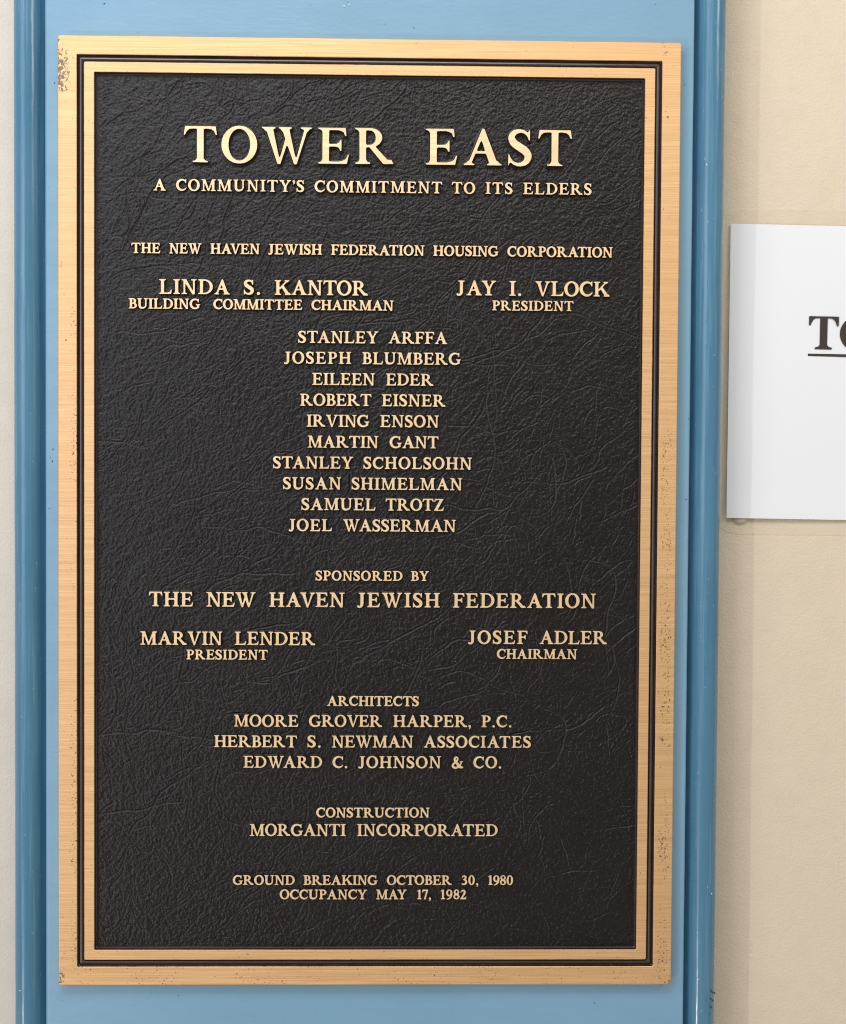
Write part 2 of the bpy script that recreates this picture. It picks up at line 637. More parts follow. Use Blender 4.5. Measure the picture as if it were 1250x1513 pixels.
def g_2():
    return U(B((.07, .73, .03), (.14, .87, .05), (.29, .935, .065), (.43, .86, .09), (.455, .70, .095), (.38, .50, .085),
               (.22, .27, .07), (.08, .09, .05)), P((.03, 0), (.57, 0), (.63, .27), (.575, .27), (.52, .17), (.42, .14), (.08, .14)))


def g_3():
    return U(B((.08, .78, .03), (.16, .90, .05), (.29, .935, .065), (.42, .86, .085), (.43, .70, .085), (.30, .56, .05)),
             B((.20, .54, .035), (.34, .53, .06), (.47, .42, .09), (.49, .27, .10), (.42, .11, .085), (.27, .04, .06), (.10, .07, .075)))


def g_7():
    return U(P((.06, 1), (.62, 1), (.62, .93), (.35, -.02), (.20, -.02), (.45, .86), (.18, .86), (.10, .80), (.06, .70), (.01, .71)))


def g_8():
    return U(SUB(EL(.32, .745, .27, .265), EL(.33, .76, .12, .17)), SUB(EL(.32, .27, .31, .285), EL(.31, .25, .145, .18)),
             D(.10, .66, .36, .36, .16, .18))


def g_9():
    return U(SUB(EL(.32, .66, .32, .35), EL(.32, .68, .14, .25)),
             B((.54, .62, .095), (.53, .42, .09), (.44, .21, .075), (.29, .06, .055), (.10, .0, .035)))


def g_dot():
    return EL(.10, .07, .10, .10)


def g_com():
    return U(EL(.11, .075, .10, .10), B((.16, .05, .05), (.155, -.06, .04), (.08, -.17, .025)))


def g_apo():
    return U(EL(.11, .90, .10, .10), B((.16, .88, .05), (.155, .77, .04), (.08, .66, .025)))


GLYPHS = {c: globals()['g_' + c] for c in "ABCDEFGHIJKLMNOPRSTUVWYZ0123789" if 'g_' + c in globals()}
GLYPHS['&'] = g_amp
GLYPHS['.'] = g_dot
GLYPHS[','] = g_com
GLYPHS["'"] = g_apo


def blur(a, s):
    r = int(3 * s) + 1
    k = np.exp(-np.arange(-r, r + 1) ** 2 / (2 * s * s))
    k /= k.sum()
    p = np.pad(a, r, mode='edge')
    o = sum(k[i] * p[i:i + a.shape[0], :] for i in range(2 * r + 1))
    return sum(k[i] * o[:, i:i + a.shape[1]] for i in range(2 * r + 1))


def contours(f, lev):
    """closed level lines of the field f (inside where f < lev)"""
    ins = f < lev
    act = (ins[:-1, :-1] != ins[1:, :-1]) | (ins[:-1, :-1] != ins[:-1, 1:]) | (ins[:-1, :-1] != ins[1:, 1:])
    nxt = {}

    def cut(j0, i0, j1, i1):
        if (j1, i1) < (j0, i0):
            j0, i0, j1, i1 = j1, i1, j0, i0
        return (j0, i0, j1, i1)

    for j, i in zip(*np.nonzero(act)):
        c = [(j, i), (j, i + 1), (j + 1, i + 1), (j + 1, i)]
        v = [ins[q] for q in c]
        ent, ex = [], []
        for k in range(4):
            a, b = k, (k + 1) % 4
            if v[a] and not v[b]:
                ex.append(cut(*c[a], *c[b]))
            if not v[a] and v[b]:
                ent.append(cut(*c[a], *c[b]))
        if len(ent) == 1:
            nxt[ex[0]] = ent[0]
        else:
            for e0 in ex:                      # saddle: join to the entry on the next edge
                ks = [k for k in range(4) if cut(*c[k], *c[(k + 1) % 4]) == e0][0]
                nxt[e0] = cut(*c[(ks + 1) % 4], *c[(ks + 2) % 4])

    def pos(e):
        j0, i0, j1, i1 = e
        a, b = f[j0, i0], f[j1, i1]
        t = (lev - a) / (b - a)
        return (gx[i0] + t * (gx[i1] - gx[i0]) if i1 != i0 else gx[i0], gy[j0] + t * (gy[j1] - gy[j0]) if j1 != j0 else gy[j0])

    loops = []
    while nxt:
        s, e = nxt.popitem()
        lp = [s]
        while e != s and e in nxt:
            lp.append(e)
            e = nxt.pop(e)
        if len(lp) > 8:
            loops.append(np.array([pos(q) for q in lp]))
    return loops


def rdp(p, eps):
    if len(p) < 3:
        return p
    a, b = p[0], p[-1]
    e = b - a
    L = math.hypot(*e)
    d = np.abs(e[0] * (p[:, 1] - a[1]) - e[1] * (p[:, 0] - a[0])) / L if L > 1e-9 else np.hypot(*(p - a).T)
    k = int(d.argmax())
    if d[k] < eps:
        return np.array([a, b])
    return np.vstack([rdp(p[:k + 1], eps)[:-1], rdp(p[k:], eps)])


def simplify(lp, eps):
    k = int(np.hypot(*(lp - lp[0]).T).argmax())
    return np.vstack([rdp(lp[:k + 1], eps)[:-1], rdp(np.vstack([lp[k:], lp[:1]]), eps)[:-1]])


_DG = None


def curve_mesh(name, loops, extrude, bevel, bres=0, zmax=1.0):
    cu = bpy.data.curves.new(name, 'CURVE')
    cu.dimensions = '2D'
    cu.fill_mode = 'BOTH'
    cu.extrude = extrude
    cu.bevel_depth = bevel
    cu.bevel_resolution = bres
    cu.offset = -bevel
    for lp in loops:
        sp = cu.splines.new('POLY')
        sp.points.add(len(lp) - 1)
        co = np.zeros((len(lp), 4))
        co[:, :2] = lp
        co[:, 3] = 1
        sp.points.foreach_set('co', co.ravel())
        sp.use_cyclic_u = True
    o = bpy.data.objects.new(name, cu)
    COL.objects.link(o)
    dg = bpy.context.evaluated_depsgraph_get()
    me = bpy.data.meshes.new_from_object(o.evaluated_get(dg))
    bpy.data.objects.remove(o)
    bpy.data.curves.remove(cu)
    me.name = name
    n = len(me.vertices)
    co = np.empty(n * 3)
    me.vertices.foreach_get('co', co)
    co = co.reshape(-1, 3)
    z = co[:, 2]
    co[:, 2] = (z - z.min()) / max(1e-9, z.max() - z.min()) * zmax
    me.vertices.foreach_set('co', co.ravel())
    me.update()
    return me


def strip_back(me, lim=-0.5):
    import bmesh
    bm = bmesh.new()
    bm.from_mesh(me)
    bm.normal_update()
    bmesh.ops.delete(bm, geom=[f for f in bm.faces if f.normal.z < lim], context='FACES')
    bm.to_mesh(me)
    bm.free()


_gl = {}


def glyph_field(c):
    if c not in _gl:
        _gl[c] = blur(GLYPHS[c](), 1.5)
    return _gl[c]


def glyph_mesh(c, weight, halo, bevel=0.022):
    """mesh of one raised letter: bright face and rim, dark sides, and a low dark flange round it"""
    f = glyph_field(c)
    loops = [simplify(l, 0.0045) for l in contours(f, weight)]
    xs = np.concatenate([l[:, 0] for l in loops])
    x0, x1 = xs.min(), xs.max()
    for l in loops:
        l[:, 0] -= x0
    me = curve_mesh("letter_" + (c if c.isalnum() else "mark"), loops, 0.1, bevel, 0, 1.0)
    strip_back(me)
    import bmesh
    bm = bmesh.new()
    bm.from_mesh(me)
    for fc in bm.faces:
        fc.material_index = 0 if fc.normal.z > 0.93 else 1
    if halo > 0:
        hl = [simplify(l, 0.008) for l in contours(f, weight + halo)]
        for l in hl:
            l[:, 0] -= x0
        hm = curve_mesh("halo", hl, 0.02, 0.03, 1, 0.30)
        strip_back(hm)
        n0 = len(bm.faces)
        bm.from_mesh(hm)
        bm.faces.ensure_lookup_table()
        for fc in bm.faces[n0:]:
            fc.material_index = 2
        bpy.data.meshes.remove(hm)
    me.materials.clear()
    bm.to_mesh(me)
    bm.free()
    return me, x1 - x0

# ---------------------------------------------------------------- the wall behind
WZ = -0.046


def slab(name, x0, x1, y0, y1, z0, z1, mat, ch=0.0):
    o = new_obj(name, box_mesh(name, x0, x1, y0, y1, z0, z1, ch), None, [mat])
    place(o)
    o['kind'] = 'structure'
    return o


wall_r = slab("beige_wall", 0.2400, 1.10, -0.95, 0.95, WZ - 0.05, WZ, M['wall'])
wall_l = slab("left_wall", -1.10, -0.2400, -0.95, 0.95, WZ - 0.05, WZ, M['wall_light_tint'])  # greyer than the right wall: tint of the light painted in

# touched-up rectangle with rounded corners round the notice, a film of paint thick
pw, ph = 0.180, 0.1265
pm = loft("touch_up_patch", [ring(pw, ph, 0.022, 0.0), ring(pw - 0.0005, ph - 0.0005, 0.022, 0.00022)], True)
po = new_obj("touch_up_patch", pm, wall_r, [M['patch']])
po.location = (0.2645 + pw, 0.112, WZ)

# ---------------------------------------------------------------- blue panel with its rounded side mouldings
panel = thing("painted_panel", "light blue painted board framed by deeper blue rounded side mouldings, behind the bronze plaque",
              "panel", (0, -0.95, -0.014))


def local(o, base=(0, -0.95, -0.014)):
    o.parent = panel
    o.location = (-base[0], -base[1], -base[2])
    return o


BZ = -0.008
rng = random.Random(7)


def strip(name, prof, y0, y1, n, mat, wob, seed):
    """extrude a profile [(x, z)] along the wall's height, with a brushed-on wobble"""
    v, f = [], []
    k = len(prof)
    for j in range(n + 1):
        y = y0 + (y1 - y0) * j / n
        for i, (x, z) in enumerate(prof):
            d = mnoise.noise((i * 0.15 + seed, y * 22, 0.3)) + 0.5 * mnoise.noise((i * 0.5 + seed, y * 90, 1.3))
            e = 0 if i in (0, k - 1) else 1
            v.append((x + d * wob * e, y, z + d * wob * e))
    for j in range(n):
        for i in range(k - 1):
            a = j * k + i
            f.append((a, a + 1, a + k + 1, a + k))
    me = mesh(name, v, f)
    o = new_obj(name, me, None, [mat], True)
    return o


bw = 0.2402
board = strip("board", [(-bw, -0.035), (-bw - .0001, -0.0095), (-bw + 0.0003, -0.0086), (-bw + 0.0016, BZ - 0.00015), (-bw + 0.0022, BZ),
                        (-0.12, BZ + .0001), (0, BZ), (0.12, BZ + .0001), (bw - 0.0016, BZ), (bw - 0.0010, BZ - 0.00008),
                        (bw - 0.0002, -0.0086), (bw, -0.0095), (bw, -0.035)], -0.95, 0.95, 900, M['blue'], 0.00010, 3)
local(board)


def moulding(sgn, seed):
    x0, x1 = 0.2398, 0.2652
    pr = [(x0, -0.024), (x0 + 0.0010, -0.0195), (x0 + 0.0022, -0.0172), (x0 + 0.0038, -0.0160)]
    cx, rx = 0.2546, 0.0106
    for k in range(0, 19):
        a = math.radians(160 - k * 160 / 18)
        pr.append((cx + rx * math.cos(a), -0.0185 + 0.0130 * math.sin(a) ** 0.9))
    pr += [(x1 + 0.0001, -0.021), (x1, -0.0465)]
    if sgn < 0:
        pr = [(-x, z) for x, z in pr][::-1]
    o = strip("side_moulding", pr, -0.95, 0.95, 700, M['trim'], 0.00016, seed)
    return local(o)


moulding(1, 11)
moulding(-1, 47)


def blob(x, y, z, rx, ry, seed, n=9):
    r = random.Random(seed)
    pts = []
    for k in range(n):
        a = 2 * math.pi * k / n
        q = r.uniform(0.6, 1.25)
        pts.append((x + rx * q * math.cos(a), y + ry * q * math.sin(a)))
    v = [(px, py, z) for px, py in pts] + [(x, y, z + 0.0002)]
    return v, [(k, (k + 1) % n, n) for k in range(n)]


def blobs(name, items, mat, base=(0, -0.95, -0.014)):
    V, F = [], []
    for i, it in enumerate(items):
        v, f = blob(*it, seed=i * 7 + 3)
        F += [tuple(q + len(V) for q in ff) for ff in f]
        V += v
    o = new_obj(name, mesh(name, V, F), None, [mat])
    local(o, base)
    o['kind'] = 'stuff'
    return o


bz = BZ + 0.0001
blobs("paint_chip", [(-0.0202, 0.3768, bz, .0009, .0007), (-0.0165, 0.3782, bz, .0006, .0007),
                     (0.2632, -0.0125, -0.0125, .0012, .0012), (0.2630, 0.0005, -0.0125, .0004, .0016),
                     (0.2600, -0.2840, -0.0072, .0014, .0007), (0.2510, -0.3490, -0.0062, .0007, .0007),
                     (0.2602, 0.0560, -0.0080, .0006, .0004), (0.2635, 0.1850, -0.0125, .0005, .0016), (-0.2635, -0.2010, -0.0130, .0005, .0013), (-0.2640, -0.120, -0.0140, .0004, .0010), (-0.2590, -0.3570, -0.0062, .0006, .0006), (0.2640, 0.0320, -0.0135, .0004, .0022), (0.2640, -0.0060, -0.0135, .0004, .0026),
                     (0.2500, 0.2630, -0.0062, .0006, .0010)], M['chip'])
blobs("dark_speck", [(-0.0175, 0.3795, bz, .0004, .0004), (-0.0195, 0.3755, bz, .0003, .0003), (-0.1965, 0.3762, bz, .0007, .0006),
                     (-0.2330, 0.3180, bz, .0003, .0010), (-0.2365, 0.0420, bz, .0003, .0009), (0.2335, 0.322, bz, .0004, .0005),
                     (0.2345, 0.285, bz, .0004, .0004), (-0.2345, 0.0480, bz, .0004, .0008), (-0.2350, 0.0390, bz, .0003, .0010)],
      M['scuff'])
sc = []
for k in range(5):
    for j in range(3):
        sc.append((0.2565 + 0.0024 * (k * 0.55) + j * 0.0014 - 0.001, -0.3790 + k * 0.0052 - j * 0.0011,
                   -0.0058 - (0.0003 + 0.0006 * k * .5 + .0003 * j), 0.0007, 0.0012 - 0.00015 * j))
blobs("scuff_mark", sc, M['scuff'])

# ---------------------------------------------------------------- bronze plaque
plaque = thing("bronze_plaque", "large cast bronze plaque with raised serif lettering on black leather-textured field, on light blue board",
               "plaque", (0, 0, BZ))
HW, HH = 0.22875, 0.35060
O1, O2, O3 = 0.01382, 0.01894, 0.02650
TOP = 0.0                                   # wall coordinate of the bright faces


def pl(o):
    o.parent = plaque
    o.location = (0, 0, -BZ)
    return o


rim = loft("rim", [ring(HW, HH, .0016, BZ + 0.0002, wob=.00008), ring(HW, HH, .0016, -0.00045, wob=.00008),
                   ring(HW - .0003, HH - .0003, .0014, -0.0001, wob=.00008), ring(HW - .0006, HH - .0006, .0012, 0, wob=.00008),
                   ring(HW - O1 + .0004, HH - O1 + .0004, .0008, 0, wob=.00010),
                   ring(HW - O1, HH - O1, .0007, -0.00035, wob=.00010)])
pl(new_obj("rim", rim, None, [M['bronze']]))
gr = [ring(HW - O1, HH - O1, .0007, -0.00035, wob=.00010), ring(HW - O1 - .0002, HH - O1 - .0002, .0006, -0.0022)]
for k, (d, z) in enumerate([(.0007, -.0027), (.0013, -.0020), (.0021, -.00145), (.0029, -.0013), (.0037, -.0016), (.0044, -.0024)]):
    gr.append(ring(HW - O1 - d, HH - O1 - d, .0006, z, wob=.00008, seed=k))
gr.append(ring(HW - O2 - 0.0, HH - O2 - 0.0, .0012, -0.0004, wob=.00020, seed=9))
pl(new_obj("groove", loft("groove", gr), None, [M['groove']]))
ib = loft("inner_border", [ring(HW - O2, HH - O2, .0012, -0.0004, wob=.00020, seed=9),
                           ring(HW - O2 - .0004, HH - O2 - .0004, .0010, 0, wob=.00018, seed=9),
                           ring(HW - O3 + .0003, HH - O3 + .0003, .0007, 0, wob=.00012, seed=4),
                           ring(HW - O3, HH - O3, .0006, -0.0003, wob=.00012, seed=4)])
pl(new_obj("inner_border", ib, None, [M['bronze']]))
FZ = -0.0036
edge = loft("field_edge", [ring(HW - O3, HH - O3, .0006, -0.0003, wob=.00012, seed=4),
                           ring(HW - O3 - .0005, HH - O3 - .0005, .0006, FZ + .0009, wob=.00012, seed=4),
                           ring(HW - O3 - .0014, HH - O3 - .0014, .0008, FZ - 0.0002),
                           ring(HW - O3 - .0022, HH - O3 - .0022, .0008, FZ - 0.0006)])
pl(new_obj("field_edge", edge, None, [M['groove']]))

# ---- leather relief of the field: a height map built from directional wrinkles
NX, NY = 800, 1280
fx0, fx1, fy0, fy1 = -(HW - O3 - .0006), HW - O3 - .0006, -(HH - O3 - .0006), HH - O3 - .0006
PX, PY = 1024, 1536
r8 = np.random.default_rng(20)


def lowpass(sx, sy, ang, seed):
    """white noise filtered with a turned, stretched Gaussian (sx along, sy across, in grid cells)"""
    g = np.random.default_rng(seed).standard_normal((PY, PX))
    F = np.fft.rfft2(g)
    ky = np.fft.fftfreq(PY)[:, None] * 2 * np.pi
    kx = np.fft.rfftfreq(PX)[None, :] * 2 * np.pi
    c, s = math.cos(ang), math.sin(ang)
    u = kx * c + ky * s
    v = -kx * s + ky * c
    F = F * np.exp(-0.5 * ((u * sx) ** 2 + (v * sy) ** 2))
    o = np.fft.irfft2(F, s=(PY, PX))
    return o / o.std()


ori = math.pi * 0.16 + 0.32 * lowpass(60, 60, 0, 1) + 0.26 * lowpass(20, 20, 0, 2)
ori = ori + np.clip(lowpass(24, 30, 0, 9) - 1.0, 0, 0.6) * 2.2     # which way the hide is creased
NA = 10
H = np.zeros((PY, PX))
H2 = np.zeros((PY, PX))
W = np.zeros((PY, PX))
for k in range(NA):
    a = math.pi * k / NA
    w = np.exp(4.5 * (np.cos(2 * (ori - a)) - 1))
    n1 = lowpass(8.0, 0.95, a, 100 + k)
    n2 = lowpass(17.0, 1.5, a, 200 + k)
    H += w * n1
    H2 += w * n2
    W += w
H /= H.std()
H2 /= H2.std()
fine = lowpass(1.0, 1.0, 0, 3)
fine2 = lowpass(2.3, 2.3, 0, 4)
wr = -np.exp(-(H / 0.22) ** 2) * 0.55            # narrow valleys along zero crossings
wr += -np.exp(-(H2 / 0.13) ** 2) * 0.95
m1 = np.clip(0.42 + 0.6 * lowpass(34, 34, 0, 5), 0, 1)
m2 = np.clip(0.40 + 0.55 * lowpass(44, 44, 0, 6), 0, 1)
rel = H * 0.07 * (0.3 + 0.7 * m1) - np.exp(-(H / 0.14) ** 2) * 0.27 * m1 + H2 * 0.10 - np.exp(-(H2 / 0.075) ** 2) * 1.35 * m2 \
    + np.clip(fine2, -2, 2) * 0.05 + fine * 0.20 + lowpass(30, 30, 0.7, 7) * 0.20


def crease(pts, depth, w):
    """one long crease drawn through the height map (pts in grid cells)"""
    global rel
    p = np.array(pts, float)
    for i in range(len(p) - 1):
        a, b = p[i], p[i + 1]
        xa, xb = int(max(0, min(a[0], b[0]) - 4 * w)), int(min(PX, max(a[0], b[0]) + 4 * w + 1))
        ya, yb = int(max(0, min(a[1], b[1]) - 4 * w)), int(min(PY, max(a[1], b[1]) + 4 * w + 1))
        if xb <= xa or yb <= ya:
            continue
        X, Y = np.meshgrid(np.arange(xa, xb), np.arange(ya, yb))
        e = b - a
        t = np.clip(((X - a[0]) * e[0] + (Y - a[1]) * e[1]) / max(1e-6, e @ e), 0, 1)
        d = np.hypot(X - a[0] - t * e[0], Y - a[1] - t * e[1])
        dk = depth * min(1.0, 0.25 + 1.6 * min(i + 1, len(p) - 1 - i) / len(p))
        cur = -dk * np.exp(-(d / w) ** 2) + dk * 0.30 * np.exp(-((d - 2.2 * w) / w) ** 2)
        seg = rel[ya:yb, xa:xb]
        rel[ya:yb, xa:xb] = np.where(d < 1.4 * w, np.minimum(seg, 0.25 * seg + cur), seg + cur * 0.4)


cr = random.Random(8)
for k in range(1050):
    x, y = cr.uniform(0, NX), cr.uniform(0, NY)
    a = float(ori[int(y), int(x)]) + cr.gauss(0, 0.28) if cr.random() < 0.82 else 1.6 + cr.gauss(0, 0.2)
    n = cr.randint(7, 26)
    pts = [(x, y)]
    bend = cr.gauss(0, 0.03)
    for j in range(n):
        a += bend + cr.gauss(0, 0.17)
        x += math.cos(a) * 4.0
        y += math.sin(a) * 4.0
        pts.append((x, y))
    crease(pts, cr.choice((0.6, 0.8, 1.0, 1.4)) * cr.uniform(0.7, 1.1), cr.uniform(0.70, 1.0))

for k in range(75):                       # the long folds of the hide
    x, y = cr.uniform(-60, NX), cr.uniform(0, NY)
    a = 0.42 + cr.gauss(0, 0.22)
    bend = cr.gauss(0, 0.018)
    pts = [(x, y)]
    for j in range(cr.randint(24, 60)):
        a += bend + cr.gauss(0, 0.15)
        x += math.cos(a) * 4.2
        y += math.sin(a) * 4.2
        pts.append((x, y))
    crease(pts, cr.uniform(0.9, 1.5), cr.uniform(0.9, 1.25))

# calm the relief right at the field's edge
yy, xx = np.mgrid[0:NY, 0:NX]
ed = np.clip(np.minimum(np.minimum(xx, NX - 1 - xx), np.minimum(yy, NY - 1 - yy)) / 6.0, 0, 1)
hz = FZ + rel[:NY, :NX] * ed * 0.00050
vx = fx0 + (fx1 - fx0) * xx / (NX - 1)
vy = fy0 + (fy1 - fy0) * yy / (NY - 1)
vv = np.stack([vx, vy, hz], -1).reshape(-1, 3).astype(np.float32)
idx = np.arange(NX * NY).reshape(NY, NX)
q = np.stack([idx[:-1, :-1], idx[:-1, 1:], idx[1:, 1:], idx[1:, :-1]], -1).reshape(-1, 4).astype(np.int32)
me = bpy.data.meshes.new("leather_field")
me.vertices.add(len(vv))
me.vertices.foreach_set('co', vv.ravel())
me.loops.add(q.size)
me.loops.foreach_set('vertex_index', q.ravel())
me.polygons.add(len(q))
me.polygons.foreach_set('loop_start', np.arange(0, q.size, 4, dtype=np.int32))
me.polygons.foreach_set('use_smooth', np.ones(len(q), bool))
me.update(calc_edges=True)
pl(new_obj("leather_field", me, None, [M['field']]))

# ---- raised lettering: (baseline, cap height, [(word, from, to)]) in millimetres
LINES = [
    (258.99, 26.91, [('TOWER', -137.05, 17.11), ('EAST', 40.48, 148.66)]),
    (238.54, 8.41, [('A', -159.3, -150.05), ("COMMUNITY'S", -142.67, -48.51), ('COMMITMENT', -41.1, 53.08), ('TO', 60.07, 77.54), ('ITS', 84.99, 105.12), ('ELDERS', 112.83, 163.68)]),
    (192.73, 7.44, [('THE', -175.41, -154.01), ('NEW', -147.71, -123.91), ('HAVEN', -117.46, -81.0), ('JEWISH', -75.04, -35.14), ('FEDERATION', -28.77, 40.3), ('HOUSING', 46.64, 95.13), ('CORPORATION', 101.49, 179.87)]),
    (162.95, 10.72, [('LINDA', -154.92, -102.99), ('S.', -92.85, -80.67), ('KANTOR', -70.17, -1.21)]),
    (163.8, 10.76, [('JAY', 64.08, 93.51), ('I.', 103.12, 112.14), ('VLOCK', 122.36, 177.76)]),
    (152.12, 7.35, [('BUILDING', -177.42, -124.78), ('COMMITTEE', -115.24, -49.57), ('CHAIRMAN', -42.99, 17.76)]),
    (152.94, 7.13, [('PRESIDENT', 90.58, 151.1)]),
    (127.76, 8.77, [('STANLEY', -52.66, 6.71), ('ARFFA', 14.01, 57.66)]),
    (112.41, 8.77, [('JOSEPH', -63.08, -13.29), ('BLUMBERG', -5.35, 67.88)]),
    (96.84, 8.78, [('EILEEN', -42.22, 4.33), ('EDER', 12.28, 47.6)]),
    (81.52, 8.79, [('ROBERT', -51.09, 1.86), ('EISNER', 9.26, 56.67)]),
    (66.03, 8.8, [('IRVING', -46.19, 0.39), ('ENSON', 8.19, 51.91)]),
    (50.53, 8.8, [('MARTIN', -45.38, 7.12), ('GANT', 15.18, 51.76)]),
    (35.06, 8.81, [('STANLEY', -70.9, -11.37), ('SCHOLSOHN', -4.06, 76.55)]),
    (19.63, 8.82, [('SUSAN', -63.4, -20.25), ('SHIMELMAN', -12.69, 69.58)]),
    (4.24, 8.82, [('SAMUEL', -49.8, 5.21), ('TROTZ', 12.53, 55.93)]),
    (-11.31, 8.83, [('JOEL', -59.2, -26.92), ('WASSERMAN', -18.86, 65.02)]),
    (-47.93, 7.14, [('SPONSORED', -39.09, 25.57), ('BY', 31.6, 45.21)]),
    (-67.71, 10.77, [('THE', -162.41, -129.46), ('NEW', -119.87, -83.27), ('HAVEN', -73.42, -17.34), ('JEWISH', -8.31, 53.38), ('FEDERATION', 62.84, 169.93)]),
    (-96.17, 9.81, [('MARVIN', -168.62, -107.82), ('LENDER', -98.81, -38.94)]),
    (-94.68, 9.85, [('JOSEF', 74.51, 119.03), ('ADLER', 127.76, 178.34)]),
    (-107.04, 7.15, [('PRESIDENT', -134.55, -74.14)]),
    (-105.75, 7.18, [('CHAIRMAN', 96.01, 156.09)]),
    (-141.45, 7.33, [('ARCHITECTS', -30.27, 38.35)]),
    (-157.02, 8.8, [('MOORE', -99.26, -51.3), ('GROVER', -43.66, 11.04), ('HARPER,', 19.1, 77.17), ('P.C.', 84.84, 107.46)]),
    (-172.4, 8.81, [('HERBERT', -113.86, -52.24), ('S.', -44.61, -34.56), ('NEWMAN', -26.51, 34.3), ('ASSOCIATES', 41.96, 122.14)]),
    (-187.79, 8.81, [('EDWARD', -92.16, -33.48), ('C.', -26.04, -14.77), ('JOHNSON', -6.72, 55.17), ('&', 62.85, 71.73), ('CO.', 79.01, 100.02)]),
    (-224.91, 7.21, [('CONSTRUCTION', -37.96, 46.78)]),
    (-238.82, 8.94, [('MORGANTI', -87.35, -15.59), ('INCORPORATED', -7.42, 97.83)]),
    (-275.63, 7.12, [('GROUND', -99.92, -53.52), ('BREAKING', -47.23, 8.2), ('OCTOBER', 14.92, 63.69), ('30,', 70.93, 83.53), ('1980', 90.83, 109.62)]),
    (-286.43, 7.13, [('OCCUPANCY', -64.92, 0.43), ('MAY', 7.15, 30.03), ('17,', 37.72, 48.23), ('1982', 55.37, 74.7)]),
]

jit = random.Random(12)
_gm = {}
MATS = [M['letter'], M['side'], M['halo']]


def get_glyph(c, style):
    if (c, style) not in _gm:
        w, hal, bev = {'title': (-0.003, 0.045, 0.010), 'name': (0.015, 0.075, 0.012), 'fine': (0.023, 0.085, 0.012)}[style]
        me, wd = glyph_mesh(c, w, hal, bev)
        for m in MATS:
            me.materials.append(m)
        _gm[(c, style)] = (me, wd)
    return _gm[(c, style)]


LETTER_H = {'title': 0.0034, 'name': 0.0029, 'fine': 0.0026}
count = {'letter': 0, 'digit': 0, 'mark': 0}
rest = []
order = sorted(LINES, key=lambda l: -l[1])
for by, cap, words in order:
    style = 'title' if cap > 20 else ('name' if cap > 7.8 else 'fine')
    for word, x0, x1 in words:
        gl = [get_glyph(c, style) for c in word]
        wd = [g[1] * cap for g in gl]
        W_ = x1 - x0
        n = len(word)
        kern = []
        for a, b in zip(word, word[1:]):
            k = 0.0
            if b in ".,":
                k = 0.02
            if (a + b) in ("AV", "VA", "AT", "TA", "AY", "WA", "LY", "LV", "TO", "OW", "VE", "LT", "NA"):
                k = {"AV": -.16, "VA": -.16, "AT": -.12, "TA": -.12, "AY": -.14, "WA": -.12, "LY": -.12}.get(a + b, -.05)
            kern.append(k)
        sp = 0.0
        if n > 1:
            sp = (W_ - sum(wd) - sum(kern) * cap) / (n - 1)
        lo, hi = 0.015 * cap, 0.16 * cap
        f = 1.0
        if n == 1:
            f = W_ / sum(wd)
        elif not lo <= sp <= hi:
            sp = min(max(sp, lo), hi)
            f = (W_ - sp * (n - 1) - sum(kern) * cap) / sum(wd)
        x = x0
        for i, c in enumerate(word):
            me, w1 = gl[i]
            kind = 'letter' if c.isalpha() or c == '&' else ('digit' if c.isdigit() else 'mark')
            sc_ = (cap * f / 1000, cap / 1000, LETTER_H[style])
            over = 0
            M4 = Matrix.Translation(((x + jit.gauss(0, 0.02)) / 1000, (by + jit.gauss(0, 0.035)) / 1000, FZ - 0.0004 - BZ)) \
                @ Matrix.Rotation(jit.gauss(0, 0.004), 4, 'Z') @ Matrix.Diagonal((*sc_, 1))
            if kind == 'letter' and count['letter'] >= 300:
                rest.append((me, M4))
            else:
                nm = {'letter': 'letter', 'digit': 'digit', 'mark': {'.': 'period', ',': 'comma', "'": 'apostrophe'}.get(c, 'mark')}[kind]
                o = bpy.data.objects.new(nm, me)
                COL.objects.link(o)
                o.parent = plaque
                o.matrix_local = M4
                count[kind] += 1
            x += wd[i] * f + sp + (kern[i] * cap if i < n - 1 else 0)
print("LETTERS", count, len(rest))
import bmesh
bm = bmesh.new()
for me, M4 in rest:
    n0 = len(bm.verts)
    bm.from_mesh(me)
    bm.verts.ensure_lookup_table()
    bmesh.ops.transform(bm, matrix=M4, verts=bm.verts[n0:])
me = bpy.data.meshes.new("small_lettering")
bm.to_mesh(me)
bm.free()
o = new_obj("small_lettering", me, plaque, MATS)
o['kind'] = 'stuff'

# ---------------------------------------------------------------- paper notice
NZ = -0.0442
notice = thing("paper_notice", "white printed paper notice with bold underlined black heading, taped on beige wall right of plaque",
               "notice", (0.27675, -0.0010, NZ))
notice.rotation_euler = (R90, 0, 0)
PWd, PHt = 0.2794, 0.2275
nx, ny = 90, 70
V, F = [], []
ang = math.radians(-0.72)
for s in (0, 1):
    for j in range(ny + 1):
        for i in range(nx + 1):
            u, v = i / nx, j / ny
            x = u * PWd + 0.0009 * v * (1 - u)
            y = v * PHt
            # slight buckle: lower left corner and left edge stand off the wall
            z = 0.0013 * math.exp(-((u / 0.30) ** 2)) * (0.4 + 0.6 * (1 - v)) + 0.0006 * math.exp(-((v / 0.06) ** 2)) \
                + 0.0007 * math.sin(u * 5.1 + 0.8) * math.sin(v * 3.1 + 0.4) + 0.00025 * mnoise.noise((u * 5, v * 4, 2))
            xr = x * math.cos(ang) - y * 0
            yr = y + x * math.sin(ang)
            V.append((xr, yr, z - 0.00010 * s))
n1 = (nx + 1) * (ny + 1)
for j in range(ny):
    for i in range(nx):
        a = j * (nx + 1) + i
        F.append((a, a + 1, a + nx + 2, a + nx + 1))
        b = a + n1
        F.append((b, b + nx + 1, b + nx + 2, b + 1))
